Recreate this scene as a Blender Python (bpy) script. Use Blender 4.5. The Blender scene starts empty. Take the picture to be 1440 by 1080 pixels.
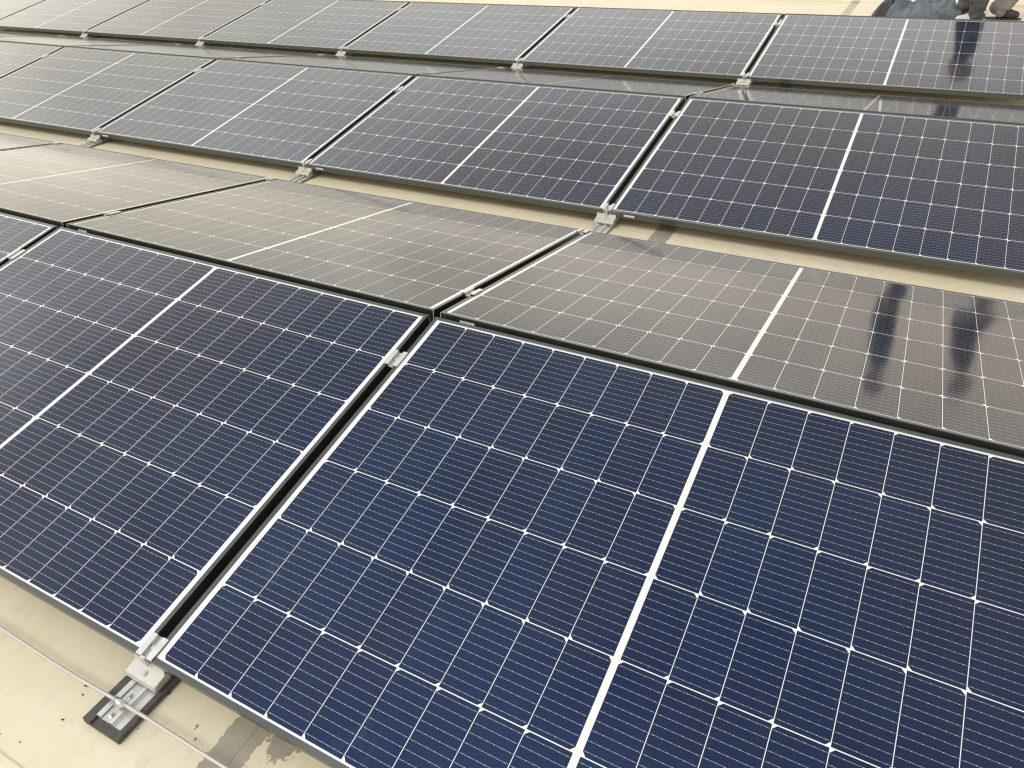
import bpy, bmesh, math, random
from mathutils import Vector, Matrix, Euler, noise
random.seed(7)
sc = bpy.context.scene
COL = sc.collection
R = math.radians

# ------------------------------------------------------------------ camera
cam_d = bpy.data.cameras.new('camera')
cam = bpy.data.objects.new('camera', cam_d); COL.objects.link(cam)
YAW, PITCH, ROLL = -0.52377112, 0.62162434, -0.06007656
sy, cy, sp, cp = math.sin(YAW), math.cos(YAW), math.sin(PITCH), math.cos(PITCH)
fw = Vector((sy*cp, cy*cp, -sp)); rt = Vector((cy, -sy, 0)); up = rt.cross(fw)
cr, sr = math.cos(ROLL), math.sin(ROLL)
rt2 = rt*cr + up*sr; up2 = up*cr - rt*sr
CAM = Vector((1.12176, -0.40355, 1.35968))
cam.matrix_world = Matrix(((rt2.x, up2.x, -fw.x, CAM.x), (rt2.y, up2.y, -fw.y, CAM.y), (rt2.z, up2.z, -fw.z, CAM.z), (0, 0, 0, 1)))
cam_d.sensor_width = 36.0; cam_d.lens = 36.0*1031.28/1440.0
cam_d.clip_start = 0.02; cam_d.clip_end = 6000
sc.camera = cam

# ------------------------------------------------------------------ light
SUN_ELEV, SUN_AZ = R(56), R(205)        # azimuth clockwise from +y (sun behind the camera, a little left)
sun_dir = Vector((math.sin(SUN_AZ)*math.cos(SUN_ELEV), math.cos(SUN_AZ)*math.cos(SUN_ELEV), math.sin(SUN_ELEV)))
sd = bpy.data.lights.new('sun', 'SUN'); sd.energy = 1.2; sd.angle = R(24); sd.color = (1.0, 0.985, 0.95)
sun = bpy.data.objects.new('sun', sd); COL.objects.link(sun)
sun.rotation_euler = (-sun_dir).to_track_quat('-Z', 'Y').to_euler()
sun.location = (0, 0, 12)

w = bpy.data.worlds.new('World'); sc.world = w; w.use_nodes = True
NT = w.node_tree; NT.nodes.clear()
def wn(t, **k):
    n = NT.nodes.new(t)
    for a, b in k.items(): setattr(n, a, b)
    return n
sky = wn('ShaderNodeTexSky', sky_type='NISHITA', sun_disc=False, sun_elevation=SUN_ELEV, sun_rotation=SUN_AZ,
         air_density=1.0, dust_density=6.0, ozone_density=0.6)
hs = wn('ShaderNodeHueSaturation'); hs.inputs['Saturation'].default_value = 0.25
NT.links.new(sky.outputs[0], hs.inputs['Color'])
tc = wn('ShaderNodeTexCoord')
mp = wn('ShaderNodeMapping'); mp.inputs['Scale'].default_value = (1.0, 1.0, 2.6)
NT.links.new(tc.outputs['Generated'], mp.inputs[0])
nz = wn('ShaderNodeTexNoise'); nz.inputs['Scale'].default_value = 2.1; nz.inputs['Detail'].default_value = 5; nz.inputs['Roughness'].default_value = 0.55
NT.links.new(mp.outputs[0], nz.inputs['Vector'])
rp = wn('ShaderNodeValToRGB')
rp.color_ramp.elements[0].position = 0.33; rp.color_ramp.elements[0].color = (0.54, 0.525, 0.50, 1)
rp.color_ramp.elements[1].position = 0.70; rp.color_ramp.elements[1].color = (0.99, 1.0, 0.985, 1)
NT.links.new(nz.outputs['Fac'], rp.inputs[0])
# hazy overcast: bright and warm near the horizon, duller and bluer overhead, brighter towards the left of the view
sx = wn('ShaderNodeSeparateXYZ'); NT.links.new(tc.outputs['Generated'], sx.inputs[0])
zr = wn('ShaderNodeValToRGB')
ZST = [(0.0, (0.95, 0.825, 0.68)), (0.20, (1.02, 0.905, 0.765)), (0.49, (1.14, 1.105, 1.065)), (0.60, (0.66, 0.605, 0.545)), (0.70, (0.47, 0.465, 0.475)), (1.0, (0.48, 0.53, 0.60))]
for k, (p_, c_) in enumerate(ZST):
    e_ = zr.color_ramp.elements[k] if k < 2 else zr.color_ramp.elements.new(p_)
    e_.position = p_; e_.color = (*c_, 1)
NT.links.new(sx.outputs[2], zr.inputs[0])
dv = wn('ShaderNodeVectorMath', operation='DOT_PRODUCT')
NT.links.new(tc.outputs['Generated'], dv.inputs[0]); dv.inputs[1].default_value = (-0.93, 0.34, 0.10)
mr = wn('ShaderNodeMapRange'); mr.inputs['From Min'].default_value = -0.1; mr.inputs['From Max'].default_value = 1.0
mr.inputs['To Min'].default_value = 17.5; mr.inputs['To Max'].default_value = 23.0
NT.links.new(dv.outputs['Value'], mr.inputs['Value'])
ml0 = wn('ShaderNodeVectorMath', operation='MULTIPLY'); NT.links.new(rp.outputs[0], ml0.inputs[0]); NT.links.new(zr.outputs[0], ml0.inputs[1])
ml = wn('ShaderNodeVectorMath', operation='SCALE')
# the hazier right and middle of the sky is a little browner than the bright left
ar = wn('ShaderNodeValToRGB'); NT.links.new(dv.outputs['Value'], ar.inputs[0])
ar.color_ramp.elements[0].position = 0.25; ar.color_ramp.elements[0].color = (1.0, 0.97, 0.935, 1)
ar.color_ramp.elements[1].position = 0.80; ar.color_ramp.elements[1].color = (0.965, 1.0, 0.995, 1)
ml1 = wn('ShaderNodeVectorMath', operation='MULTIPLY'); NT.links.new(ml0.outputs[0], ml1.inputs[0]); NT.links.new(ar.outputs[0], ml1.inputs[1])
NT.links.new(ml1.outputs[0], ml.inputs[0]); NT.links.new(mr.outputs[0], ml.inputs['Scale'])
mx = wn('ShaderNodeMix', data_type='RGBA'); mx.inputs['Factor'].default_value = 0.86
NT.links.new(hs.outputs[0], mx.inputs['A']); NT.links.new(ml.outputs[0], mx.inputs['B'])
bg = wn('ShaderNodeBackground'); bg.inputs['Strength'].default_value = 0.10
NT.links.new(mx.outputs['Result'], bg.inputs['Color'])
wo = wn('ShaderNodeOutputWorld'); NT.links.new(bg.outputs[0], wo.inputs['Surface'])

sc.view_settings.view_transform = 'Standard'; sc.view_settings.look = 'None'
sc.view_settings.gamma = 1.0; sc.view_settings.exposure = 0.31
sc.render.engine = 'CYCLES'
sc.cycles.use_denoising = True; sc.cycles.denoiser = 'OPENIMAGEDENOISE'; sc.cycles.denoising_input_passes = 'RGB_ALBEDO_NORMAL'; sc.cycles.denoising_prefilter = 'ACCURATE'
sc.cycles.max_bounces = 6; sc.cycles.diffuse_bounces = 3; sc.cycles.glossy_bounces = 4
sc.cycles.sample_clamp_indirect = 4.0
sc.cycles.filter_width = 1.25

# ------------------------------------------------------------------ material helpers
class NG:
    """tiny wrapper that writes node maths"""
    def __init__(s, name):
        s.m = bpy.data.materials.new(name); s.m.use_nodes = True
        s.t = s.m.node_tree; s.t.nodes.clear()
        s.out = s.t.nodes.new('ShaderNodeOutputMaterial')
        s.b = s.t.nodes.new('ShaderNodeBsdfPrincipled')
        s.t.links.new(s.b.outputs[0], s.out.inputs['Surface'])
    def n(s, t, **k):
        x = s.t.nodes.new(t)
        for a, b in k.items(): setattr(x, a, b)
        return x
    def put(s, sock, v):
        if isinstance(v, (int, float)): sock.default_value = v
        elif isinstance(v, (tuple, list)): sock.default_value = v
        else: s.t.links.new(v, sock)
    def f(s, op, a, b=None, c=None):
        x = s.n('ShaderNodeMath', operation=op)
        s.put(x.inputs[0], a)
        if b is not None: s.put(x.inputs[1], b)
        if c is not None: s.put(x.inputs[2], c)
        return x.outputs[0]
    def mix(s, fac, a, b):
        x = s.n('ShaderNodeMix', data_type='RGBA')
        s.put(x.inputs['Factor'], fac); s.put(x.inputs['A'], a); s.put(x.inputs['B'], b)
        return x.outputs['Result']
    def noise(s, vec, scale, detail=3, rough=0.5, dist=0.0):
        x = s.n('ShaderNodeTexNoise'); s.put(x.inputs['Scale'], scale)
        x.inputs['Detail'].default_value = detail; x.inputs['Roughness'].default_value = rough
        x.inputs['Distortion'].default_value = dist
        if vec is not None: s.t.links.new(vec, x.inputs['Vector'])
        return x.outputs['Fac']
    def mapping(s, vec, scale=(1, 1, 1), loc=(0, 0, 0)):
        x = s.n('ShaderNodeMapping'); x.inputs['Scale'].default_value = scale; x.inputs['Location'].default_value = loc
        s.t.links.new(vec, x.inputs['Vector']); return x.outputs[0]
    def ramp(s, v, lo, hi, a=0.0, b=1.0):
        x = s.n('ShaderNodeMapRange'); s.put(x.inputs['Value'], v)
        x.inputs['From Min'].default_value = lo; x.inputs['From Max'].default_value = hi
        x.inputs['To Min'].default_value = a; x.inputs['To Max'].default_value = b
        return x.outputs[0]
    def set(s, **k):
        for a, v in k.items():
            s.put(s.b.inputs[a.replace('_', ' ')], v)
    def bump(s, h, strength, dist=0.002):
        x = s.n('ShaderNodeBump'); x.inputs['Strength'].default_value = strength; x.inputs['Distance'].default_value = dist
        s.t.links.new(h, x.inputs['Height']); s.t.links.new(x.outputs[0], s.b.inputs['Normal'])
def c4(r, g, b): return (r, g, b, 1.0)

# ------------------------------------------------------------------ materials
PL, PW, TH = 1.722, 1.134, 0.030          # module length, width, frame height
MU, PU, CU = 0.0247, 0.0923, 0.0910       # side margin, cell pitch and cell size along the length
MV, PV, CV = 0.0165, 0.1840, 0.1820
def mat_cells():
    g = NG('solar_cells_under_glass')
    uv = g.n('ShaderNodeUVMap'); sep = g.n('ShaderNodeSeparateXYZ'); g.t.links.new(uv.outputs[0], sep.inputs[0])
    u, v = sep.outputs[0], sep.outputs[1]
    oi = g.n('ShaderNodeObjectInfo').outputs['Random']
    h = g.f('MINIMUM', u, g.f('SUBTRACT', PL, u))
    side = g.f('GREATER_THAN', u, PL/2)
    hh = g.f('SUBTRACT', h, MU); iu = g.f('FLOOR', g.f('DIVIDE', hh, PU)); fu = g.f('SUBTRACT', hh, g.f('MULTIPLY', iu, PU))
    vv = g.f('SUBTRACT', v, MV); iv = g.f('FLOOR', g.f('DIVIDE', vv, PV)); fv = g.f('SUBTRACT', vv, g.f('MULTIPLY', iv, PV))
    ok = g.f('MULTIPLY', g.f('LESS_THAN', fu, CU), g.f('LESS_THAN', fv, CV))
    ok = g.f('MULTIPLY', ok, g.f('MULTIPLY', g.f('GREATER_THAN', hh, 0.0), g.f('LESS_THAN', iu, 8.5)))
    ok = g.f('MULTIPLY', ok, g.f('MULTIPLY', g.f('GREATER_THAN', vv, 0.0), g.f('LESS_THAN', iv, 5.5)))
    odd = g.f('FLOORED_MODULO', iv, 2.0)
    ds = g.f('ADD', g.f('MULTIPLY', odd, fu), g.f('MULTIPLY', g.f('SUBTRACT', 1.0, odd), g.f('SUBTRACT', CU, fu)))
    dvv = g.f('MINIMUM', fv, g.f('SUBTRACT', CV, fv))
    ok = g.f('MULTIPLY', ok, g.f('GREATER_THAN', g.f('ADD', ds, dvv), 0.0078))
    # busbar wires: ten along each half cell, with solder pads
    q = g.f('FRACT', g.f('DIVIDE', fv, CV/10)); db = g.f('MULTIPLY', g.f('ABSOLUTE', g.f('SUBTRACT', q, 0.5)), CV/10)
    inl = g.f('MULTIPLY', g.f('GREATER_THAN', fu, 0.0015), g.f('LESS_THAN', fu, CU-0.0015))
    wire = g.f('MULTIPLY', g.f('LESS_THAN', db, 0.00021), inl)
    p = g.f('ABSOLUTE', g.f('SUBTRACT', g.f('FRACT', g.f('DIVIDE', g.f('SUBTRACT', fu, 0.0002), 0.0151)), 0.5))
    pad = g.f('MULTIPLY', g.f('LESS_THAN', p, 0.060), g.f('LESS_THAN', db, 0.00037))
    pad = g.f('MULTIPLY', pad, inl)
    # one tone per cell, plus soft cloudy differences of the coating
    cmb = g.n('ShaderNodeCombineXYZ'); g.put(cmb.inputs[0], g.f('ADD', iu, g.f('MULTIPLY', side, 37.0)))
    g.put(cmb.inputs[1], iv); g.put(cmb.inputs[2], g.f('MULTIPLY', oi, 91.0))
    wnz = g.n('ShaderNodeTexWhiteNoise', noise_dimensions='3D'); g.t.links.new(cmb.outputs[0], wnz.inputs['Vector'])
    tc = g.n('ShaderNodeTexCoord'); geo = g.n('ShaderNodeNewGeometry')
    big = g.noise(geo.outputs['Position'], 1.9, 3, 0.55)
    bigs = g.ramp(big, 0.35, 0.68)
    tone = g.f('ADD', g.f('MULTIPLY', bigs, 0.65), g.f('MULTIPLY', wnz.outputs['Value'], 0.35))
    cell = g.mix(tone, c4(0.0110, 0.0145, 0.0340), c4(0.0100, 0.0205, 0.0590))
    # fine contact fingers show as a faint streak along the wires
    st = g.noise(g.mapping(uv.outputs[0], (14, 900, 1)), 1.0, 1, 0.5)
    cell = g.mix(g.ramp(st, 0.30, 0.72, 0.0, 0.22), cell, c4(0.055, 0.062, 0.098))
    cell = g.mix(wire, cell, c4(0.27, 0.30, 0.37))
    cell = g.mix(pad, cell, c4(0.66, 0.68, 0.72))
    # backsheet
    bs = g.mix(g.noise(geo.outputs['Position'], 40, 2), c4(0.605, 0.640, 0.665), c4(0.665, 0.695, 0.715))
    ribbon = g.f('LESS_THAN', g.f('ABSOLUTE', g.f('SUBTRACT', h, PL/2-0.0030)), 0.0007)
    bs = g.mix(g.f('MULTIPLY', ribbon, 0.8), bs, c4(0.47, 0.49, 0.49))
    col = g.mix(ok, bs, cell)
    # dust film and specks on the glass
    pos = geo.outputs['Position']
    vo = g.n('ShaderNodeTexVoronoi'); vo.inputs['Scale'].default_value = 62; g.t.links.new(pos, vo.inputs['Vector'])
    sc2 = g.n('ShaderNodeSeparateColor'); g.t.links.new(vo.outputs['Color'], sc2.inputs[0])
    speck = g.f('MULTIPLY', g.f('LESS_THAN', vo.outputs['Distance'], g.f('MULTIPLY', sc2.outputs[1], 0.075)), g.f('GREATER_THAN', sc2.outputs[0], 0.66))
    dust = g.ramp(g.noise(pos, 5.0, 5, 0.62), 0.38, 0.80, 0.002, 0.026)
    smn = g.noise(pos, 3.3, 2, 0.5)
    sm2 = g.noise(g.mapping(pos, (60, 25, 60)), 1.0, 3, 0.6)
    smudge = g.f('MULTIPLY', g.ramp(smn, 0.66, 0.74), g.ramp(sm2, 0.50, 0.75, 0.0, 0.18))
    film = g.f('ADD', g.f('ADD', dust, smudge), g.f('MULTIPLY', speck, 0.30))
    col = g.mix(film, col, c4(0.50, 0.52, 0.52))
    # silicon with its blue nitride film below, anti-reflex glass on top
    bare = g.f('MULTIPLY', ok, g.f('SUBTRACT', 1.0, g.f('MAXIMUM', wire, pad)))
    g.set(Base_Color=col, IOR=3.6, Specular_IOR_Level=g.f('MULTIPLY', bare, 0.5), Roughness=0.55,
          Thin_Film_Thickness=g.f('ADD', 75.6, g.f('MULTIPLY', tone, 5.6)), Thin_Film_IOR=2.0,
          Coat_Weight=1.0, Coat_IOR=1.40, Coat_Tint=g.mix(bare, c4(1, 1, 1), c4(0.30, 0.37, 0.355)), Coat_Roughness=g.ramp(g.noise(pos, 9.0, 3), 0.3, 0.7, 0.068, 0.094))
    return g.m
def mat_frame():
    g = NG('dark_anodised_aluminium')
    tc = g.n('ShaderNodeTexCoord'); o = tc.outputs['Object']
    st = g.noise(g.mapping(o, (6, 6, 500)), 1.0, 2)
    n2 = g.noise(o, 9.0, 4, 0.6)
    col = g.mix(g.f('ADD', g.f('MULTIPLY', st, 0.4), g.f('MULTIPLY', n2, 0.6)), c4(0.098, 0.103, 0.105), c4(0.140, 0.146, 0.149))
    sp = g.f('GREATER_THAN', g.noise(o, 160, 2), 0.765)
    col = g.mix(g.f('MULTIPLY', sp, 0.5), col, c4(0.5, 0.5, 0.48))
    g.set(Base_Color=col, Metallic=0.92, Roughness=g.ramp(n2, 0.3, 0.7, 0.27, 0.36))
    return g.m
def mat_metal(name, base, rough, met=1.0, streak=(200, 4, 200), var=0.12):
    g = NG(name)
    tc = g.n('ShaderNodeTexCoord'); o = tc.outputs['Object']
    st = g.noise(g.mapping(o, streak), 1.0, 3, 0.6); n2 = g.noise(o, 26.0, 5, 0.65)
    col = g.mix(g.f('ADD', g.f('MULTIPLY', st, 0.5), g.f('MULTIPLY', n2, 0.5)), c4(*[x*(1-var*2) for x in base]), c4(*[min(1, x*(1+var*.6)) for x in base]))
    g.set(Base_Color=col, Metallic=met, Roughness=g.ramp(n2, 0.3, 0.7, rough-0.07, rough+0.09))
    g.bump(st, 0.08, 0.001)
    return g.m
def mat_plain(name, a, b, rough=0.7, scale=30.0, bump=0.0, det=4, dist=0.002, streak=None):
    g = NG(name)
    tc = g.n('ShaderNodeTexCoord'); o = tc.outputs['Object']
    if streak: o = g.mapping(o, streak)
    n = g.noise(o, scale, det, 0.6)
    g.set(Base_Color=g.mix(g.ramp(n, 0.3, 0.7), c4(*a), c4(*b)), Roughness=rough)
    if bump: g.bump(n, bump, dist)
    return g.m
def mat_sticker():
    g = NG('printed_serial_sticker')
    tc = g.n('ShaderNodeTexCoord'); s = g.n('ShaderNodeSeparateXYZ'); g.t.links.new(tc.outputs['Generated'], s.inputs[0])
    x, z = s.outputs[0], s.outputs[2]
    bars = g.noise(g.mapping(tc.outputs['Generated'], (34, 1, 0.2)), 1.0, 1)
    bar = g.f('MULTIPLY', g.f('GREATER_THAN', bars, 0.50), g.f('MULTIPLY', g.f('GREATER_THAN', z, 0.40), g.f('LESS_THAN', z, 0.84)))
    bar = g.f('MULTIPLY', bar, g.f('MULTIPLY', g.f('GREATER_THAN', x, 0.08), g.f('LESS_THAN', x, 0.88)))
    g.set(Base_Color=g.mix(g.f('MULTIPLY', bar, 0.85), c4(0.74, 0.75, 0.75), c4(0.06, 0.07, 0.09)), Roughness=0.4)
    return g.m
def mat_roof():
    g = NG('cream_roof_membrane')
    geo = g.n('ShaderNodeNewGeometry'); p = geo.outputs['Position']
    s = g.n('ShaderNodeSeparateXYZ'); g.t.links.new(p, s.inputs[0]); x, y = s.outputs[0], s.outputs[1]
    n1 = g.noise(p, 2.3, 6, 0.62); n2 = g.noise(p, 15.0, 6, 0.66); n3 = g.noise(p, 120.0, 4, 0.6); n0 = g.noise(p, 0.35, 3, 0.5)
    col = g.mix(g.ramp(n1, 0.32, 0.70), c4(0.572, 0.495, 0.325), c4(0.625, 0.570, 0.420))
    col = g.mix(g.ramp(n2, 0.44, 0.74, 0.0, 0.45), col, c4(0.610, 0.585, 0.485))
    col = g.mix(g.ramp(n0, 0.40, 0.65, 0.0, 0.35), col, c4(0.60, 0.56, 0.45))
    # scuffs, fine dirt
    sc1 = g.noise(g.mapping(p, (30, 12, 1), (3, 1, 0)), 1.0, 5, 0.7, 0.6)
    col = g.mix(g.ramp(sc1, 0.54, 0.76, 0.0, 0.42), col, c4(0.36, 0.33, 0.25))
    col = g.mix(g.ramp(n3, 0.58, 0.80, 0.0, 0.10), col, c4(0.34, 0.30, 0.22))
    # grey wet-looking weld strip along y with a ragged edge
    rag = g.f('MULTIPLY', g.f('SUBTRACT', g.noise(g.mapping(p, (1, 1, 1)), 95, 5, 0.7), 0.5), 0.022)
    rag2 = g.f('MULTIPLY', g.f('SUBTRACT', g.noise(p, 24, 3, 0.6), 0.5), 0.016)
    dx = g.f('ADD', g.f('ABSOLUTE', g.f('SUBTRACT', x, 0.2475)), g.f('ADD', rag, rag2))
    strip = g.f('LESS_THAN', dx, 0.040)
    bx = g.f('DIVIDE', g.f('SUBTRACT', x, 0.327), 0.036); by = g.f('DIVIDE', g.f('SUBTRACT', y, 0.030), 0.050)
    rr = g.f('SQRT', g.f('ADD', g.f('MULTIPLY', bx, bx), g.f('MULTIPLY', by, by)))
    blot = g.f('LESS_THAN', g.f('ADD', rr, g.f('MULTIPLY', g.f('SUBTRACT', g.noise(p, 75, 5, 0.72), 0.5), 1.7)), 1.0)
    st = g.f('MAXIMUM', strip, blot)
    scol = g.mix(g.ramp(n2, 0.3, 0.7), c4(0.235, 0.218, 0.172), c4(0.295, 0.272, 0.215))
    col = g.mix(g.f('MULTIPLY', st, 0.93), col, scol)
    ln = g.f('LESS_THAN', g.f('ABSOLUTE', g.f('SUBTRACT', g.f('ADD', x, g.f('MULTIPLY', rag, 0.06)), 0.2595)), 0.0010)
    col = g.mix(g.f('MULTIPLY', g.f('MULTIPLY', ln, st), 0.55), col, c4(0.10, 0.09, 0.075))
    # black algae specks: they gather where the module rails stand
    vo = g.n('ShaderNodeTexVoronoi'); vo.inputs['Scale'].default_value = 55; g.t.links.new(p, vo.inputs['Vector'])
    s2 = g.n('ShaderNodeSeparateColor'); g.t.links.new(vo.outputs['Color'], s2.inputs[0])
    near = g.f('FLOORED_MODULO', g.f('ADD', x, 0.013+0.874), 1.7478); near = g.f('ABSOLUTE', g.f('SUBTRACT', near, 0.874))
    gate = g.f('ADD', g.f('MULTIPLY', g.ramp(near, 0.04, 0.26, 0.9, 0.03), g.ramp(g.noise(p, 7, 3), 0.46, 0.66)), 0.006)
    spk = g.f('MULTIPLY', g.f('LESS_THAN', g.f('ADD', vo.outputs['Distance'], g.f('MULTIPLY', g.f('SUBTRACT', n3, 0.5), 0.35)), g.f('MULTIPLY', s2.outputs[1], 0.20)), g.f('LESS_THAN', s2.outputs[0], g.f('MULTIPLY', gate, 0.85)))
    col = g.mix(g.f('MULTIPLY', spk, 0.75), col, c4(0.075, 0.062, 0.040))
    rough = g.ramp(n2, 0.3, 0.7, 0.42, 0.62)
    rough = g.f('SUBTRACT', rough, g.f('MULTIPLY', st, 0.12))
    g.set(Base_Color=col, Roughness=rough)
    hb = g.f('ADD', g.f('MULTIPLY', n2, 0.6), g.f('MULTIPLY', n1, 1.4))
    g.bump(hb, 0.35, 0.006)
    return g.m

M_CELL, M_FRAME = mat_cells(), mat_frame()
M_ALU = mat_metal('mill_finish_aluminium', (0.66, 0.66, 0.645), 0.40, 0.85)
M_ALU2 = mat_metal('weathered_cast_aluminium', (0.60, 0.59, 0.55), 0.55, 0.45, (60, 60, 60), 0.10)
M_STEEL = mat_metal('zinc_steel', (0.62, 0.62, 0.60), 0.34, 1.0)
M_CUT = mat_metal('bright_cut_aluminium', (0.80, 0.80, 0.78), 0.4, 0.6)
M_RUB = mat_plain('grey_black_rubber', (0.045, 0.042, 0.040), (0.085, 0.080, 0.074), 0.75, 70, 0.35, 5)
M_STICK = mat_sticker()
M_ROOF = mat_roof()
M_BACK = mat_plain('white_backsheet', (0.55, 0.55, 0.55), (0.62, 0.62, 0.62), 0.5)
M_GREYTR = mat_plain('dark_grey_twill', (0.036, 0.038, 0.039), (0.085, 0.086, 0.084), 0.85, 14, 0.5, 5, 0.01)
M_LGREYTR = mat_plain('grey_twill', (0.17, 0.165, 0.155), (0.27, 0.262, 0.245), 0.85, 14, 0.5, 5, 0.01)
M_TOP = mat_plain('black_jersey', (0.010, 0.011, 0.012), (0.022, 0.023, 0.024), 0.8, 18, 0.3, 4, 0.01)
M_BROWN = mat_plain('dark_brown_cotton', (0.026, 0.017, 0.012), (0.045, 0.031, 0.023), 0.8, 18, 0.3, 4, 0.01)
M_SKIN = mat_plain('skin', (0.36, 0.215, 0.15), (0.44, 0.27, 0.19), 0.5, 20)
M_HAIR = mat_plain('dark_hair', (0.010, 0.008, 0.006), (0.025, 0.018, 0.013), 0.6, 60, 0.4, 4, 0.005, (60, 60, 6))
M_SHOE = mat_plain('pale_grey_canvas', (0.40, 0.42, 0.46), (0.52, 0.54, 0.58), 0.7, 40, 0.2)
M_BOOT = mat_plain('black_boot_leather', (0.016, 0.017, 0.020), (0.034, 0.035, 0.040), 0.5, 30, 0.3)
M_EYE = mat_plain('eye', (0.02, 0.02, 0.02), (0.04, 0.03, 0.02), 0.15)
M_JACK = mat_plain('pale_blue_grey_cotton', (0.062, 0.078, 0.094), (0.150, 0.176, 0.198), 0.85, 9, 0.5, 5, 0.01)
M_LINE = mat_plain('navy_black_lining', (0.010, 0.011, 0.016), (0.030, 0.030, 0.038), 0.7, 14, 0.5, 4, 0.01)
M_GROUND = mat_plain('far_ground', (0.16, 0.16, 0.13), (0.28, 0.26, 0.21), 0.9, 0.02)

# ------------------------------------------------------------------ object helpers
def obj(name, me_or_bm, mats, parent=None, smooth=False):
    if isinstance(me_or_bm, bmesh.types.BMesh):
        me = bpy.data.meshes.new(name); bmesh.ops.recalc_face_normals(me_or_bm, faces=me_or_bm.faces)
        me_or_bm.to_mesh(me); me_or_bm.free()
    else: me = me_or_bm
    if not isinstance(mats, (list, tuple)): mats = [mats]
    for m in mats:
        if m.name not in me.materials: me.materials.append(m)
    if smooth:
        for p in me.polygons: p.use_smooth = True
    o = bpy.data.objects.new(name, me); COL.objects.link(o)
    if parent: o.parent = parent
    return o
def thing(name, label, cat, loc=(0, 0, 0), rot=(0, 0, 0), group=None):
    o = bpy.data.objects.new(name, None); COL.objects.link(o)
    o.location = loc; o.rotation_euler = rot; o.empty_display_size = 0.1
    tag(o, label, cat, group); return o
def tag(o, label, cat, group=None):
    o['label'] = label; o['category'] = cat
    if group: o['group'] = group
def dup(root, name, label, loc, rot, group=None, drop=()):
    r = root.copy(); COL.objects.link(r); r.location = loc; r.rotation_euler = rot
    r['label'] = label
    if group: r['group'] = group
    for ch in list(root.children):
        if ch.name.split('.')[0] in drop: continue
        c = ch.copy(); COL.objects.link(c); c.parent = r
        for g in list(ch.children):
            d = g.copy(); COL.objects.link(d); d.parent = c
    return r
def box(bm, x0, x1, y0, y1, z0, z1, bev=0.0):
    r = bmesh.ops.create_cube(bm, size=1.0)
    vs = r['verts']
    for v in vs:
        v.co = Vector(((x0+x1)/2+v.co.x*(x1-x0), (y0+y1)/2+v.co.y*(y1-y0), (z0+z1)/2+v.co.z*(z1-z0)))
    if bev > 0:
        es = list({e for v in vs for e in v.link_edges})
        bmesh.ops.bevel(bm, geom=es, offset=bev, segments=2, profile=0.7, affect='EDGES')
def cyl(bm, p0, p1, r, n=20, r2=None):
    p0, p1 = Vector(p0), Vector(p1); d = p1-p0
    q = d.to_track_quat('Z', 'Y').to_matrix().to_4x4()
    bmesh.ops.create_cone(bm, cap_ends=True, segments=n, radius1=r, radius2=r if r2 is None else r2, depth=d.length,
                          matrix=Matrix.Translation((p0+p1)/2) @ q)
def extrude_profile(bm, pts, axis, a0, a1):
    """closed 2-D profile extruded along 'x' (pts are y,z) or 'y' (pts are x,z)"""
    def P(p, t): return Vector((t, p[0], p[1])) if axis == 'x' else Vector((p[0], t, p[1]))
    A = [bm.verts.new(P(p, a0)) for p in pts]; B = [bm.verts.new(P(p, a1)) for p in pts]
    n = len(pts)
    for i in range(n):
        j = (i+1) % n; bm.faces.new((A[i], A[j], B[j], B[i]))
    bm.faces.new(A[::-1]); bm.faces.new(B)
def ribbon(path, t):
    """thicken an open polyline (list of 2-D points) into a closed profile of thickness t"""
    L_, R_ = [], []
    for i, p in enumerate(path):
        p = Vector(p)
        d = Vector((0, 0))
        if i > 0: d += (p-Vector(path[i-1])).normalized()
        if i < len(path)-1: d += (Vector(path[i+1])-p).normalized()
        d.normalize(); nrm = Vector((-d.y, d.x))
        k = 1.0
        if 0 < i < len(path)-1:
            e = (p-Vector(path[i-1])).normalized(); k = 1/max(0.5, abs(Vector((-e.y, e.x)).dot(nrm)))
        L_.append(tuple(p+nrm*t/2*k)); R_.append(tuple(p-nrm*t/2*k))
    return L_+R_[::-1]

# ------------------------------------------------------------------ setting: roof, ground
bm = bmesh.new(); box(bm, -40, 30, -14, 34, -0.6, 0.0)
roof = obj('flat_roof', bm, M_ROOF); roof['kind'] = 'structure'
bm = bmesh.new(); bmesh.ops.create_grid(bm, x_segments=2, y_segments=2, size=2500)
for v in bm.verts: v.co.z = -9.0
gr = obj('ground', bm, M_GROUND); gr['kind'] = 'structure'
def seam(x0, x1, y0, y1, t=0.004):
    b = bmesh.new()
    pts = [(y0-0.010, 0.0005), (y0, t), (y1, t), (y1+0.004, 0.0005)]
    extrude_profile(b, pts, 'x', x0, x1)
    s = obj('roof_seam', b, M_ROOF); s['kind'] = 'structure'
seam(-39.9, 29.9, -0.262, -0.250, 0.0035)
seam(-39.9, 29.9, 8.52, 8.62, 0.009)
seam(-39.9, 29.9, 10.45, 10.55, 0.009)

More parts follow.
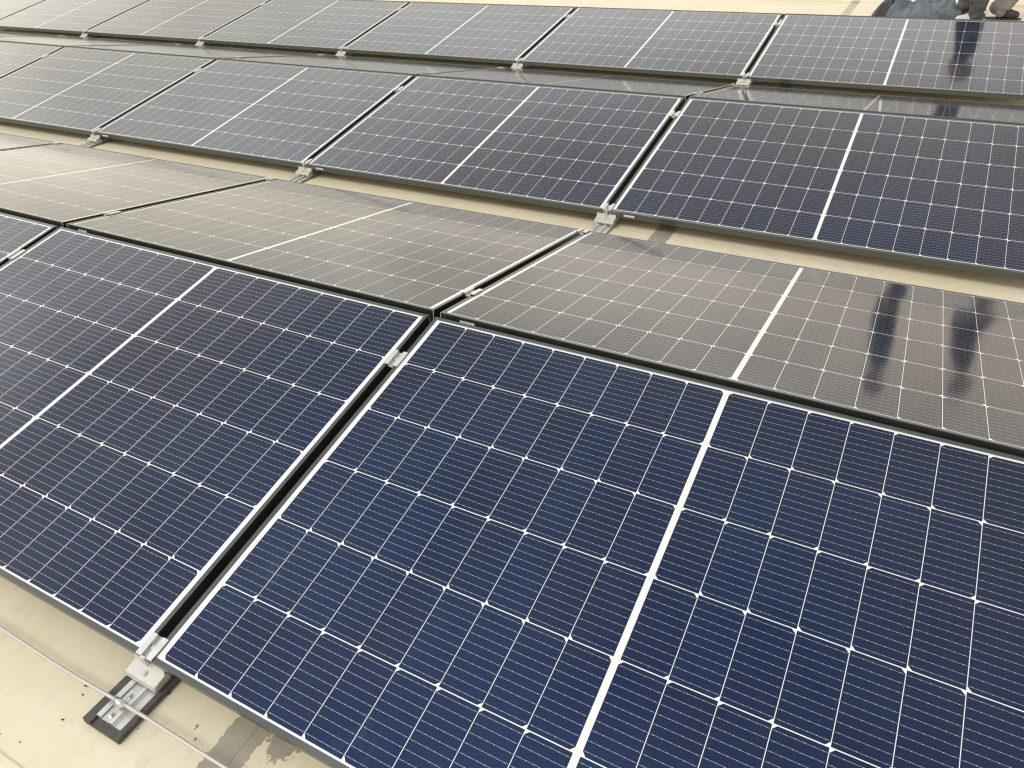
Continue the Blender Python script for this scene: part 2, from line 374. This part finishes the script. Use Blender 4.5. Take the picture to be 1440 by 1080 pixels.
# ------------------------------------------------------------------ solar panel
T, TB = 0.177792, 0.179834
GAP, PITCHY, LOW = 0.025834, 2.488427, 0.075
STEP = PL+GAP
RY, RZ = PW*math.cos(T)+0.02574, PW*math.sin(T)+0.001845
def frame_mesh():
    b = bmesh.new()
    prof = [(0.0, -TH), (0.0, -0.0008), (0.0008, 0.0), (0.0102, 0.0), (0.0110, -0.0007), (0.0110, -0.0016), (0.0019, -0.0016),
            (0.0019, -TH+0.0015), (0.024, -TH+0.0015), (0.024, -TH)]
    corners = [(0, 0, 1, 1), (PL, 0, -1, 1), (PL, PW, -1, -1), (0, PW, 1, -1)]
    rings = [[b.verts.new((x+sx*d, y+sy*d, z)) for d, z in prof] for x, y, sx, sy in corners]
    n = len(prof)
    for k in range(4):
        A, B = rings[k], rings[(k+1) % 4]
        for i in range(n):
            j = (i+1) % n; b.faces.new((A[i], A[j], B[j], B[i]))
    bmesh.ops.recalc_face_normals(b, faces=b.faces)
    # bright cut ends of the mitred corners: thin raised bead at each corner of the outer wall
    for x, y, sx, sy in corners:
        f0 = len(b.faces)
        box(b, min(x-sx*0.0005, x+sx*0.0012), max(x-sx*0.0005, x+sx*0.0012), min(y-sy*0.0005, y+sy*0.0010), max(y-sy*0.0005, y+sy*0.0010), -TH, -0.0009)
        b.faces.ensure_lookup_table()
        for f in b.faces[f0:]: f.material_index = 1
    me = bpy.data.meshes.new('frame'); b.to_mesh(me); b.free(); return me
def glass_mesh():
    b = bmesh.new(); uvl = b.loops.layers.uv.new('UVMap')
    e = 0.004
    box(b, e, PL-e, e, PW-e, -0.0068, -0.0020)
    for f in b.faces:
        if f.normal.z < -0.5: f.material_index = 1
        for l in f.loops: l[uvl].uv = (l.vert.co.x, l.vert.co.y)
    me = bpy.data.meshes.new('cell_glass'); b.to_mesh(me); b.free(); return me
FR, GL = frame_mesh(), glass_mesh()
def make_panel():
    t = thing('solar_panel', 'x', 'solar panel')
    obj('frame', FR, [M_FRAME, M_CUT], t)
    obj('cell_glass', GL, [M_CELL, M_BACK], t)
    b = bmesh.new(); box(b, 0.068, 0.117, -0.0007, 0.0002, -0.0205, -0.0115)
    obj('serial_sticker', b, M_STICK, t)
    return t
ORD = {0: 'rightmost', -1: 'second from the right', -2: 'third from the right', -3: 'fourth from the right', -4: 'fifth from the right',
       -5: 'sixth from the right', -6: 'seventh from the right'}
PLAB = {
 (0, 'F', 0): 'deep blue solar panel filling the lower right of the photo, nearest the camera',
 (0, 'F', -1): 'navy solar panel left of the wide black gap, above the roof foot and metal rod',
 (0, 'F', -2): 'navy solar panel of the nearest row cut off at the left edge of the photo',
 (0, 'B', 0): 'brownish solar panel behind the nearest ridge mirroring two dark standing figures',
 (0, 'B', -1): 'pale grey solar panel sloping away behind the nearest ridge, left of the brownish one',
 (0, 'B', -2): 'pale glaring solar panel behind the nearest ridge with a dull smear near the left edge',
 (0, 'B', -3): 'sliver of pale solar panel at the left edge, beyond the long glaring one',
 (1, 'F', 0): 'dark solar panel of the middle row cut off by the right edge of the photo',
 (1, 'F', -1): 'dark blue solar panel whole in view at the centre of the middle row',
 (1, 'F', -2): 'grey-blue solar panel in the middle row, second whole one from the right',
 (1, 'F', -3): 'grey solar panel in the middle row, third whole one from the right',
 (1, 'F', -4): 'cropped grey solar panel at the left end of the middle row',
 (1, 'B', 0): 'thin strip of solar panel behind the middle ridge, rightmost, with streaky mirror images',
 (2, 'F', 0): 'solar panel of the farthest row at the upper right, below the grey trousers and jacket',
}
def plabel(r, s, i):
    if (r, s, i) in PLAB: return PLAB[(r, s, i)]
    if s == 'B' and r == 2: return 'solar panel turned away behind the farthest ridge, ' + ORD[i]
    if s == 'B': return 'thin glaring strip of solar panel behind the middle ridge, ' + ORD[i]
    return 'grey solar panel on the farthest row, ' + ORD[i] + ' of that row'
proto = make_panel(); used = False
LAY = [(0, 'F', [0, -1, -2]), (0, 'B', [0, -1, -2, -3]), (1, 'F', [0, -1, -2, -3, -4]), (1, 'B', [0, -1, -2, -3, -4, -5]), (2, 'F', [0, -1, -2, -3, -4, -5, -6]), (2, 'B', [0, -1, -2, -3, -4, -5, -6])]
GRP = {(0, 'F'): 'solar panels on the near slope of the nearest row', (0, 'B'): 'solar panels on the far slope of the nearest row',
       (1, 'F'): 'solar panels on the near slope of the middle row', (1, 'B'): 'solar panels on the far slope of the middle row',
       (2, 'F'): 'solar panels of the farthest row', (2, 'B'): 'solar panels turned away behind the farthest ridge'}
STICK = {(0, 'B', 0), (0, 'B', -1), (1, 'F', 0), (1, 'F', -1), (1, 'F', -2), (1, 'F', -3)}
first_done = False
for r, s, idx in LAY:
    for i in idx:
        x0, y0 = i*STEP, r*PITCHY
        if s == 'F': loc, rot = Vector((x0, y0, LOW)), (T, 0, 0)
        else: loc, rot = Vector((x0, y0+RY, LOW+RZ)), (-TB, 0, 0)
        if r == 0 and s == 'F':      # these sit the other way round: turned half a turn in their own plane
            loc = Vector((x0+PL, y0+PW*math.cos(T), LOW+PW*math.sin(T))); rot = (-T, 0, math.pi)
        # hand-fitted modules are never perfectly flush
        loc = loc+Vector((random.uniform(-1, 1)*0.0012, random.uniform(-1, 1)*0.0012, random.uniform(-1, 1)*0.0008))
        drop = () if (r, s, i) in STICK else ('serial_sticker',)
        dup(proto, 'solar_panel', plabel(r, s, i), loc, rot, GRP[(r, s)], drop)
for ch in list(proto.children): bpy.data.objects.remove(ch)
bpy.data.objects.remove(proto)

# ------------------------------------------------------------------ clamps between the panels
def make_clamp(length):
    t = thing('panel_clamp', 'x', 'clamp')
    b = bmesh.new()
    # hat section: two wings on the frames, a trough down the gap (profile x,z; extruded along y)
    path = [(-0.0235, 0.0026), (-0.0095, 0.0026), (-0.0085, -0.0070), (0.0085, -0.0070), (0.0095, 0.0026), (0.0225, 0.0026)]
    extrude_profile(b, ribbon(path, 0.0030), 'y', -length/2, length/2)
    obj('clamp_body', b, M_ALU, t)
    b = bmesh.new(); cyl(b, (0, 0, -0.0056), (0, 0, -0.0012), 0.0062, 6); cyl(b, (0, 0, -0.0012), (0, 0, -0.0004), 0.0040, 16)
    obj('bolt', b, M_STEEL, t)
    b = bmesh.new(); box(b, -0.0075, 0.0075, -0.010, 0.010, -0.070, -0.0090)
    obj('stem', b, M_STEEL, t)
    return t
GO = ['rightmost gap', 'second gap from the right', 'third gap from the right', 'fourth gap from the right', 'fifth gap from the right']
ROWN = ['nearest row', 'middle row', 'farthest row']
CL = {(0, 'F', 'lo'): [0], (0, 'F', 'up'): [0, -1], (0, 'B', 'lo'): [0, -1, -2], (0, 'B', 'up'): [0, -1],
      (1, 'F', 'lo'): [0, -1, -2], (1, 'F', 'up'): [0, -1, -2, -3], (1, 'B', 'lo'): [0, -1, -2, -3, -4], (1, 'B', 'up'): [0, -1, -2, -3],
      (2, 'F', 'lo'): [0, -1, -2, -3, -4], (2, 'F', 'up'): [0, -1, -2, -3], (2, 'B', 'up'): [0, -1]}
c_short, c_long = make_clamp(0.049), make_clamp(0.058)
def clab(r, s, e, i):
    if (r, s, e, i) == (0, 'F', 'lo', 0): return 'bright silver clamp above the drilled foot bracket and metal rod, nearest of all'
    if (r, s, e, i) == (0, 'F', 'up', 0): return 'bright silver clamp near the ridge between the two nearest navy panels'
    if (r, s, e, i) == (0, 'F', 'up', -1): return 'silver clamp at the left edge of the photo, near the nearest ridge'
    if s == 'F': return 'silver clamp ' + ('by the ridge' if e == 'up' else 'above the bracket') + ', ' + GO[-i] + ' of the ' + ROWN[r]
    return 'silver clamp ' + ('just behind the ridge' if e == 'up' else 'at the far low edge') + ', ' + GO[-i] + ' of the ' + ROWN[r]
for (r, s, e), gs in CL.items():
    for i in gs:
        x = i*STEP-GAP/2
        if s == 'F':
            v = 0.0235 if e == 'lo' else 0.938
            loc = (x, r*PITCHY+v*math.cos(T), LOW+v*math.sin(T)); rot = (T, 0, 0)
        else:
            v = 0.205 if e == 'up' else PW-0.026
            loc = (x, r*PITCHY+RY+v*math.cos(TB), LOW+RZ-v*math.sin(TB)); rot = (-TB, 0, 0)
        src = c_short if e == 'lo' else c_long
        dup(src, 'panel_clamp', clab(r, s, e, i), loc, rot, 'silver clamps between the solar panels', ('stem',) if e == 'lo' and s == 'B' else ())
for c in (c_short, c_long):
    for ch in list(c.children): bpy.data.objects.remove(ch)
    bpy.data.objects.remove(c)

# ------------------------------------------------------------------ rails, foot brackets, rubber pad, rod
RAILW = [(-0.029, 0.014), (-0.029, 0.0215), (-0.016, 0.0215), (-0.016, 0.0165), (0.008, 0.0165), (0.008, 0.0215), (0.017, 0.0215), (0.017, 0.0175), (0.0215, 0.0175), (0.0215, 0.0155), (0.039, 0.0155), (0.039, 0.010), (-0.029, 0.010)]
RAILW = [(x, z-0.002) for x, z in RAILW]
rl = ['wide-flanged aluminium rail under the nearest foot bracket and metal rod, running back under the panels',
      'aluminium rail crossing the cream roof strip below the second bracket from the right',
      'aluminium rail crossing the cream roof strip below the third bracket from the right',
      'aluminium rail mostly hidden below the fourth panel gap from the right',
      'aluminium rail mostly hidden below the fifth panel gap from the right']
for k in range(5):
    b = bmesh.new(); x = -k*STEP-GAP/2
    extrude_profile(b, RAILW, 'y', -0.115 if k < 3 else 2.37, 7.26)
    o = obj('mounting_rail', b, M_ALU); o.location = (x, 0, 0)
    tag(o, rl[k], 'rail', 'aluminium rails under the panel gaps')
# pad: rubber mat with two raised strips beside the rail
b = bmesh.new()
box(b, -0.052, 0.052, -0.133, 0.30, 0.0006, 0.0078, 0.0012)
pad = obj('rubber_pad', b, M_RUB); pad.location = (-GAP/2, 0, 0)
tag(pad, 'black rubber pad on the roof under the nearest rail end', 'rubber pad')
for xa, xb in ((-0.0525, -0.0305), (0.0400, 0.0525)):
    b = bmesh.new(); box(b, xa, xb, -0.1325, 0.3005, 0.0080, 0.0150, 0.0018); obj('raised_strip', b, M_RUB, pad)

def make_bracket():
    t = thing('foot_bracket', 'x', 'bracket')
    b = bmesh.new()
    path = [(0.004, 0.055), (0.0005, 0.0395), (-0.0265, 0.0345), (-0.0290, 0.0240)]
    extrude_profile(b, ribbon(path, 0.0032), 'x', -0.0455, 0.0440)
    # splayed lower lip and the block that stands on the rail
    box(b, -0.027, 0.037, -0.020, 0.012, 0.0140, 0.0322)
    obj('bracket_plate', b, M_ALU2, t)
    b = bmesh.new(); cyl(b, (0, -0.0150, 0.0372), (0, -0.0156, 0.0405), 0.0066, 24); cyl(b, (0, -0.0156, 0.0404), (0, -0.0159, 0.0420), 0.0042, 6)
    obj('screw', b, M_STEEL, t)
    b = bmesh.new(); box(b, -0.0065, 0.0065, -0.006, 0.000, 0.052, 0.0795, 0.0008); obj('post', b, M_ALU, t)
    return t
BK = {0: [0], 1: [0, -1, -2], 2: [0, -1, -2, -3, -4]}
bp = make_bracket()
BO = ['rightmost bracket', 'second bracket from the right', 'third bracket from the right', 'fourth bracket from the right', 'fifth bracket from the right']
for r, gs in BK.items():
    for i in gs:
        lab = 'large white-grey bracket plate with a screw, beside the metal rod, nearest of all' if r == 0 else 'white bracket plate under the ' + ROWN[r] + ', ' + BO[-i]
        dup(bp, 'foot_bracket', lab, (i*STEP-GAP/2, r*PITCHY, 0), (0, 0, random.uniform(-0.02, 0.02)), 'bracket plates under the low panel edges')
for ch in list(bp.children): bpy.data.objects.remove(ch)
bpy.data.objects.remove(bp)

# rod of the lightning protection with its holder
b = bmesh.new()
pts = []
N = 90
for k in range(N+1):
    x = -3.2+6.4*k/N
    pts.append(Vector((x, -0.080+0.0018*math.sin(x*6.7)+0.0012*math.sin(x*15+1), 0.0315+0.0015*math.sin(x*2.3+1))))
prev = None
for k, p in enumerate(pts):
    ring = [b.verts.new(p+Vector((0, 0.0038*math.cos(a), 0.0038*math.sin(a)))) for a in [2*math.pi*j/14 for j in range(14)]]
    if prev:
        for j in range(14): b.faces.new((prev[j], prev[(j+1) % 14], ring[(j+1) % 14], ring[j]))
    prev = ring
rod = obj('conductor_rod', b, mat_metal('dull_round_aluminium', (0.52, 0.505, 0.48), 0.5, 0.6, (4, 200, 200)), smooth=True)
tag(rod, 'thin round metal rod running over the cream roof in front of the nearest panels', 'metal rod')
hold = thing('rod_holder', 'small metal clip holding the rod on the nearest rail, with two screws', 'clip', (-GAP/2+0.004, -0.080, 0.0))
b = bmesh.new(); cyl(b, (-0.016, 0, 0.0315), (0.013, 0, 0.0315), 0.0072, 24); obj('tube', b, M_STEEL, hold, True)
b = bmesh.new(); box(b, -0.0165, 0.0035, -0.036, 0.036, 0.0150, 0.0172, 0.0006); box(b, -0.012, 0.004, -0.008, 0.008, 0.0174, 0.027); obj('base_strip', b, M_STEEL, hold)
for yy in (-0.022, 0.022):
    b = bmesh.new(); cyl(b, (-0.006, yy, 0.0172), (-0.006, yy, 0.0185), 0.0078, 24); cyl(b, (-0.006, yy, 0.0185), (-0.006, yy, 0.0235), 0.0052, 6); obj('hex_screw', b, M_STEEL, hold)

# ------------------------------------------------------------------ people
def skin_mesh(name, verts, edges, radii, root=0, sub=2, disp=0.0, seed=0.0):
    me = bpy.data.meshes.new(name); me.from_pydata(verts, edges, [])
    o = bpy.data.objects.new(name, me); COL.objects.link(o)
    mod = o.modifiers.new('s', 'SKIN'); mod.use_smooth_shade = True
    sv = me.skin_vertices[0].data
    for k, rr in enumerate(radii):
        sv[k].radius = rr if isinstance(rr, tuple) else (rr, rr)
        sv[k].use_root = (k == root)
    s2 = o.modifiers.new('u', 'SUBSURF'); s2.levels = sub; s2.render_levels = sub
    dg = bpy.context.evaluated_depsgraph_get()
    m2 = bpy.data.meshes.new_from_object(o.evaluated_get(dg))
    bpy.data.objects.remove(o); bpy.data.meshes.remove(me)
    m2.name = name
    if disp:
        for v in m2.vertices:
            p = v.co
            d = noise.noise(Vector((p.x*9+seed, p.y*9, p.z*13)))*0.7+abs(noise.noise(Vector((p.x*16+seed, p.y*16+5, p.z*34+p.x*12))))*-0.9
            v.co = p+v.normal*disp*d
    for p in m2.polygons: p.use_smooth = True
    return m2
class Chain:
    def __init__(s): s.v, s.e, s.r = [], [], []
    def add(s, co, r, par=None):
        s.v.append(tuple(co)); s.r.append(r)
        if par is not None: s.e.append((par, len(s.v)-1))
        return len(s.v)-1
def build_person(label, loc, rz, pose, mats, seed):
    """standing adult about 1.76 m; pose holds the leg and arm joints (left, right)"""
    t = thing('person', label, 'person', loc, (0, 0, rz))
    P = pose; hip = Vector(P['hip']); ch = Vector(P['chest'])
    nk = ch+(ch-hip).normalized()*0.165; hd = nk+Vector(P.get('headdir', (0, -0.02, 0.11)))
    c = Chain()
    pel = c.add(hip, (0.115, 0.085)); belly = c.add(hip.lerp(ch, 0.45), (0.108, 0.078), pel); chest = c.add(ch, (0.128, 0.082), belly)
    neck0 = c.add(nk-Vector((0, 0, 0.05)), 0.07, chest); neck = c.add(nk+Vector((0, 0, 0.02)), 0.055, neck0)
    top = c.add(hd+Vector((0, 0.010, -0.02)), 0.056, neck)
    for sx in (-1, 1):
        s_ = 'L' if sx < 0 else 'R'
        kn, an = Vector(P['knee'+s_]), Vector(P['ankle'+s_])
        h1 = c.add(hip+Vector((sx*0.095, 0, -0.07)), 0.088, pel); th = c.add((hip+Vector((sx*0.095, 0, -0.07))).lerp(kn, 0.5), 0.078, h1)
        k1 = c.add(kn, 0.056, th); cf = c.add(kn.lerp(an, 0.35)+Vector((0, 0.012, 0)), 0.056, k1); a1 = c.add(an, 0.038, cf)
        td = Vector(P['toe'+s_]); c.add(an+td*0.5-Vector((0, 0, 0.03)), 0.035, a1); c.add(an+td-Vector((0, 0, 0.045)), 0.028, len(c.v)-1)
        sh = ch+Vector((sx*0.185, 0, 0.07)); el, wr = Vector(P['elbow'+s_]), Vector(P['wrist'+s_])
        s1 = c.add(sh, 0.058, chest); ua = c.add(sh.lerp(el, 0.5), 0.048, s1); e1 = c.add(el, 0.040, ua); fa = c.add(el.lerp(wr, 0.35), 0.040, e1); w1 = c.add(wr, 0.027, fa)
        d = (wr-el).normalized(); side = d.cross(Vector((sx, 0, 0))).normalized()
        if side.length < 0.1: side = Vector((0, -1, 0))
        pm = c.add(wr+d*0.05, (0.036, 0.020), w1); pe = c.add(wr+d*0.085, (0.040, 0.018), pm)
        inn = d.cross(side).normalized()*(-sx)
        for q, ln in enumerate((0.066, 0.076, 0.071, 0.055)):
            base = wr+d*0.092+side*(0.030-0.020*q)
            f0 = c.add(base, 0.010, pe); f1 = c.add(base+d*ln*0.5+inn*0.006, 0.0092, f0); c.add(base+d*ln*0.9+inn*0.026, 0.0080, f1)
        t0 = c.add(wr+d*0.040+side*0.034, 0.013, pm); t1 = c.add(wr+d*0.068+side*0.052+inn*0.010, 0.0105, t0); c.add(wr+d*0.094+side*0.054+inn*0.024, 0.0090, t1)
    bm_ = skin_mesh('body', c.v, c.e, c.r, 0, 2)
    b = bmesh.new(); b.from_mesh(bm_); bpy.data.meshes.remove(bm_)
    def ball(ctr, rx, ry, rz, sub=3):
        r_ = bmesh.ops.create_icosphere(b, subdivisions=sub, radius=1.0)
        for v in r_['verts']: v.co = Vector((v.co.x*rx, v.co.y*ry, v.co.z*rz))+hd+Vector(ctr)
    ball((0, 0.014, 0.075), 0.077, 0.096, 0.085, 4)       # skull
    ball((0, -0.020, 0.022), 0.062, 0.072, 0.078, 4)      # face
    ball((0, -0.062, -0.040), 0.030, 0.026, 0.022)        # chin
    ball((0, -0.094, 0.022), 0.012, 0.016, 0.026)         # nose
    ball((0, -0.086, 0.058), 0.046, 0.012, 0.008)         # brow
    ball((0, -0.086, -0.012), 0.022, 0.010, 0.008)        # lips
    for sx in (-1, 1): ball((sx*0.076, 0.012, 0.032), 0.010, 0.020, 0.031)
    bm_ = bpy.data.meshes.new('body'); b.to_mesh(bm_); b.free()
    tmp = bpy.data.objects.new('body', bm_); COL.objects.link(tmp)
    rm = tmp.modifiers.new('r', 'REMESH'); rm.mode = 'VOXEL'; rm.voxel_size = 0.0065; rm.use_smooth_shade = True
    sm_ = tmp.modifiers.new('m', 'SMOOTH'); sm_.factor = 0.5; sm_.iterations = 3
    m2 = bpy.data.meshes.new_from_object(tmp.evaluated_get(bpy.context.evaluated_depsgraph_get()))
    bpy.data.objects.remove(tmp); bpy.data.meshes.remove(bm_); m2.name = 'body'
    obj('body', m2, M_SKIN, t, True)
    # eyes
    for sx in (-1, 1):
        b = bmesh.new(); bmesh.ops.create_uvsphere(b, u_segments=12, v_segments=8, radius=0.011, matrix=Matrix.Translation(hd+Vector((sx*0.030, -0.082, 0.040)))); obj('eye', b, M_EYE, t, True)
    # hair cap
    b = bmesh.new(); bmesh.ops.create_icosphere(b, subdivisions=4, radius=1.0)
    for v in b.verts:
        n = 1+0.05*noise.noise(v.co*6+Vector((seed, 0, 0)))
        v.co = Vector((v.co.x*0.084*n, v.co.y*0.104*n, v.co.z*0.094*n))
    bmesh.ops.delete(b, geom=[v for v in b.verts if v.co.z < -0.055 or (v.co.y < -0.030 and v.co.z < 0.035) or (v.co.y < 0.035 and v.co.z < -0.005)], context='VERTS')
    for v in b.verts: v.co += hd+Vector((0, 0.016, 0.078))
    obj('hair', b, M_HAIR, t, True)
    # trousers
    c = Chain(); pel = c.add(hip+Vector((0, 0, 0.02)), (0.155, 0.122)); w0 = c.add(hip+Vector((0, 0, 0.12)), (0.150, 0.115), pel)
    for sx in (-1, 1):
        s_ = 'L' if sx < 0 else 'R'; kn, an = Vector(P['knee'+s_]), Vector(P['ankle'+s_])
        h1 = c.add(hip+Vector((sx*0.098, 0, -0.08)), 0.110, pel); k0 = (hip+Vector((sx*0.098, 0, -0.08)))
        th = c.add(k0.lerp(kn, 0.5), 0.100, h1); k1 = c.add(kn, 0.082, th); cf = c.add(kn.lerp(an, 0.45), 0.080, k1); lo = c.add(kn.lerp(an, 0.78), 0.079, cf); l2 = c.add(kn.lerp(an, 0.98), P.get('hem', 0.094), lo); c.add(kn.lerp(an, 1.15), P.get('hem', 0.094)*0.97, l2)
    obj('trousers', skin_mesh('trousers', c.v, c.e, c.r, 0, 3, 0.020, seed), mats[0], t)
    # jersey
    c = Chain(); b00 = c.add(hip+Vector((0, 0, -0.07)), (0.165, 0.135)); b0 = c.add(hip+Vector((0, 0, 0.05)), (0.162, 0.130), b00); b1 = c.add(hip.lerp(ch, 0.5), (0.160, 0.124), b0); b2 = c.add(ch, (0.178, 0.126), b1); b3 = c.add(nk-Vector((0, 0, 0.05)), 0.082, b2); c.add(nk, 0.066, b3)
    for sx in (-1, 1):
        s_ = 'L' if sx < 0 else 'R'; sh = ch+Vector((sx*0.188, 0, 0.07)); el, wr = Vector(P['elbow'+s_]), Vector(P['wrist'+s_])
        s1 = c.add(sh, 0.080, b2); u1 = c.add(sh.lerp(el, 0.5), 0.068, s1); e1 = c.add(el, 0.060, u1); c.add(el.lerp(wr, 0.55), 0.052, e1); c.add(el.lerp(wr, 0.96), 0.044, len(c.v)-1)
    obj('jersey', skin_mesh('jersey', c.v, c.e, c.r, 0, 3, 0.014, seed+3), mats[1], t)
    for s_ in ('L', 'R'):
        an, td = Vector(P['ankle'+s_]), Vector(P['toe'+s_]); tn = td.normalized()
        mm = mats[2] if s_ == 'L' else mats[3]
        c = Chain(); q0 = c.add((an.x-tn.x*0.05, an.y-tn.y*0.05, 0.050), (0.042, 0.046)); q1 = c.add((an.x+tn.x*0.05, an.y+tn.y*0.05, 0.050), (0.045, 0.048), q0)
        q2 = c.add((an.x+td.x*0.75, an.y+td.y*0.75, 0.040), (0.047, 0.038), q1); c.add((an.x+td.x*1.12, an.y+td.y*1.12, 0.033), (0.040, 0.030), q2)
        c.add((an.x-tn.x*0.03, an.y-tn.y*0.03, 0.12), 0.046, q0)
        me = skin_mesh('shoe', c.v, c.e, c.r, 0, 2)
        for v in me.vertices: v.co.z = max(v.co.z, 0.003)
        sh = obj('shoe', me, mm, t, True)
        b = bmesh.new()      # sole under the shoe
        L0 = Vector((an.x-tn.x*0.092, an.y-tn.y*0.092)); L1 = Vector((an.x+td.x*1.25, an.y+td.y*1.25)); pr = Vector((-tn.y, tn.x))
        ring = []
        for k in range(28):
            a = 2*math.pi*k/28; ca = math.cos(a); q = L0.lerp(L1, 0.5+0.5*ca)+Vector((pr.x, pr.y))*(0.041*math.copysign(abs(math.sin(a))**0.7, math.sin(a)))
            ring.append((b.verts.new((q.x, q.y, 0.001)), b.verts.new((q.x, q.y, 0.014))))
        for k in range(28):
            A, B = ring[k], ring[(k+1) % 28]; b.faces.new((A[0], B[0], B[1], A[1]))
        b.faces.new([q[1] for q in ring]); b.faces.new([q[0] for q in ring][::-1])
        obj('sole', b, M_BOOT, sh)
    return t
poseA = dict(hip=(0, 0.0, 0.90), chest=(0, 0.045, 1.28), headdir=(0, -0.01, 0.12),
             kneeL=(-0.085, -0.04, 0.48), ankleL=(-0.09, -0.045, 0.085), toeL=(-0.01, -0.14, 0),
             kneeR=(0.085, 0.00, 0.48), ankleR=(0.09, 0.055, 0.085), toeR=(0.01, -0.14, 0),
             elbowL=(-0.23, 0.06, 1.05), wristL=(-0.21, -0.03, 0.82), elbowR=(0.23, 0.07, 1.05), wristR=(0.21, 0.0, 0.81), hem=0.078)
build_person('person in dark grey trousers and pale shoes standing beside the crumpled jacket', (1.265, 7.64, 0), -math.pi/2, poseA, (M_GREYTR, M_TOP, M_SHOE, M_SHOE), 1.3)
poseB = dict(hip=(0.0, 0.0, 0.82), chest=(0.0, -0.07, 1.19), headdir=(0, -0.04, 0.12),
             kneeL=(-0.10, 0.26, 0.45), ankleL=(-0.10, 0.50, 0.085), toeL=(-0.01, -0.15, 0),
             kneeR=(0.10, -0.28, 0.44), ankleR=(0.10, -0.36, 0.085), toeR=(0.01, -0.14, 0),
             elbowL=(-0.23, -0.05, 0.96), wristL=(-0.20, -0.20, 0.78), elbowR=(0.23, -0.06, 0.96), wristR=(0.19, -0.22, 0.78), hem=0.086)
build_person('person in lighter grey trousers with one leg trailing at the top right corner', (1.99, 7.95, 0), math.pi/2, poseB, (M_LGREYTR, M_BROWN, M_BOOT, M_BOOT), 5.1)

# ------------------------------------------------------------------ jacket lying on the roof
def lump(fn, nx, ny, x0, x1, y0, y1):
    """closed cloth heap: height field fn(s,t) over an oval with a flat underside"""
    b = bmesh.new(); G = []
    for i in range(nx+1):
        row = []
        for j in range(ny+1):
            s, tt = i/nx, j/ny
            row.append(b.verts.new((x0+(x1-x0)*s, y0+(y1-y0)*tt, max(0.002, fn(s, tt)))))
        G.append(row)
    for i in range(nx):
        for j in range(ny): b.faces.new((G[i][j], G[i+1][j], G[i+1][j+1], G[i][j+1]))
    return b
def jac(s, t):
    edge = min(1.0, 5.5*min(s, 1-s)**0.8)*min(1.0, 2.6*(0.5-abs(t-0.5))*2)
    base = 0.060+0.095*math.exp(-((s-0.14)/0.16)**2)+0.070*math.exp(-((s-0.50)/0.12)**2)+0.085*math.exp(-((s-0.78)/0.20)**2)
    p = Vector((s*5, t*3, 0))
    fold = 0.045*math.sin(20*s+9*t+5*noise.noise(p))*noise.noise(p*0.9+Vector((3, 1, 0)))+0.026*noise.noise(p*2.4)-0.045*abs(noise.noise(p*1.5+Vector((7, 7, 2))))
    return (base+fold)*max(0.0, edge)**0.55
jk = thing('jacket', 'crumpled pale blue-grey jacket lying on the roof behind the farthest panels', 'jacket', (0.575, 7.72, 0))
obj('cloth', lump(jac, 90, 44, 0.02, 0.62, 0.0, 0.42), M_JACK, jk, True)
def lin(s, t):
    edge = min(1.0, 3.0*s)*min(1.0, 6*(1-s))*min(1.0, 2.6*(0.5-abs(t-0.5))*2)
    return (0.125*s**0.7+0.035+0.02*noise.noise(Vector((s*4, t*5, 9))))*max(0, edge)**0.6
obj('lining', lump(lin, 40, 36, -0.10, 0.085, 0.04, 0.40), M_LINE, jk, True)
c = Chain(); a = c.add((0.45, 0.02, 0.055), 0.055)
for x, y, z, r in ((0.53, -0.02, 0.050, 0.052), (0.60, -0.05, 0.046, 0.050), (0.655, -0.055, 0.044, 0.048)): a = c.add((x, y, z), r, a)
obj('sleeve', skin_mesh('sleeve', c.v, c.e, c.r, 0, 3, 0.016, 2.2), M_JACK, jk)
c = Chain(); a = c.add((0.648, -0.055, 0.046), 0.054); a = c.add((0.690, -0.055, 0.044), 0.054, a)
obj('cuff', skin_mesh('cuff', c.v, c.e, c.r, 0, 2, 0.006, 4.2), M_LINE, jk)

# ------------------------------------------------------------------ dry crumbs lying round the foot
M_CRUMB = mat_plain('dry_leaf', (0.035, 0.030, 0.018), (0.09, 0.08, 0.05), 0.9, 200)
for k, (x, y, a_, b_) in enumerate([(-0.132, -0.078, 0.010, 0.004), (-0.065, -0.063, 0.007, 0.005), (-0.122, -0.096, 0.004, 0.003), (-0.110, -0.150, 0.006, 0.003),
                                    (-0.058, -0.044, 0.006, 0.003), (0.040, -0.012, 0.009, 0.004), (0.036, -0.003, 0.006, 0.004), (-0.074, -0.021, 0.007, 0.003)]):
    b = bmesh.new(); bmesh.ops.create_icosphere(b, subdivisions=3, radius=1.0)
    for v in b.verts:
        n = 1+0.45*noise.noise(v.co*1.7+Vector((k*3.1, 0, 0)))
        v.co = Vector((v.co.x*a_*n*0.5, v.co.y*b_*n*0.5, max(-0.0012, v.co.z*0.0022*n+0.0018*v.co.x*v.co.x)))
    o = obj('dry_crumb', b, M_CRUMB, None, True); o.location = (x, y, 0.0014); o.rotation_euler = (0, 0, 0.6+k*0.9)
    tag(o, 'tiny dark dry crumb on the cream roof beside the nearest foot', 'crumb', 'dark dry crumbs round the nearest foot')
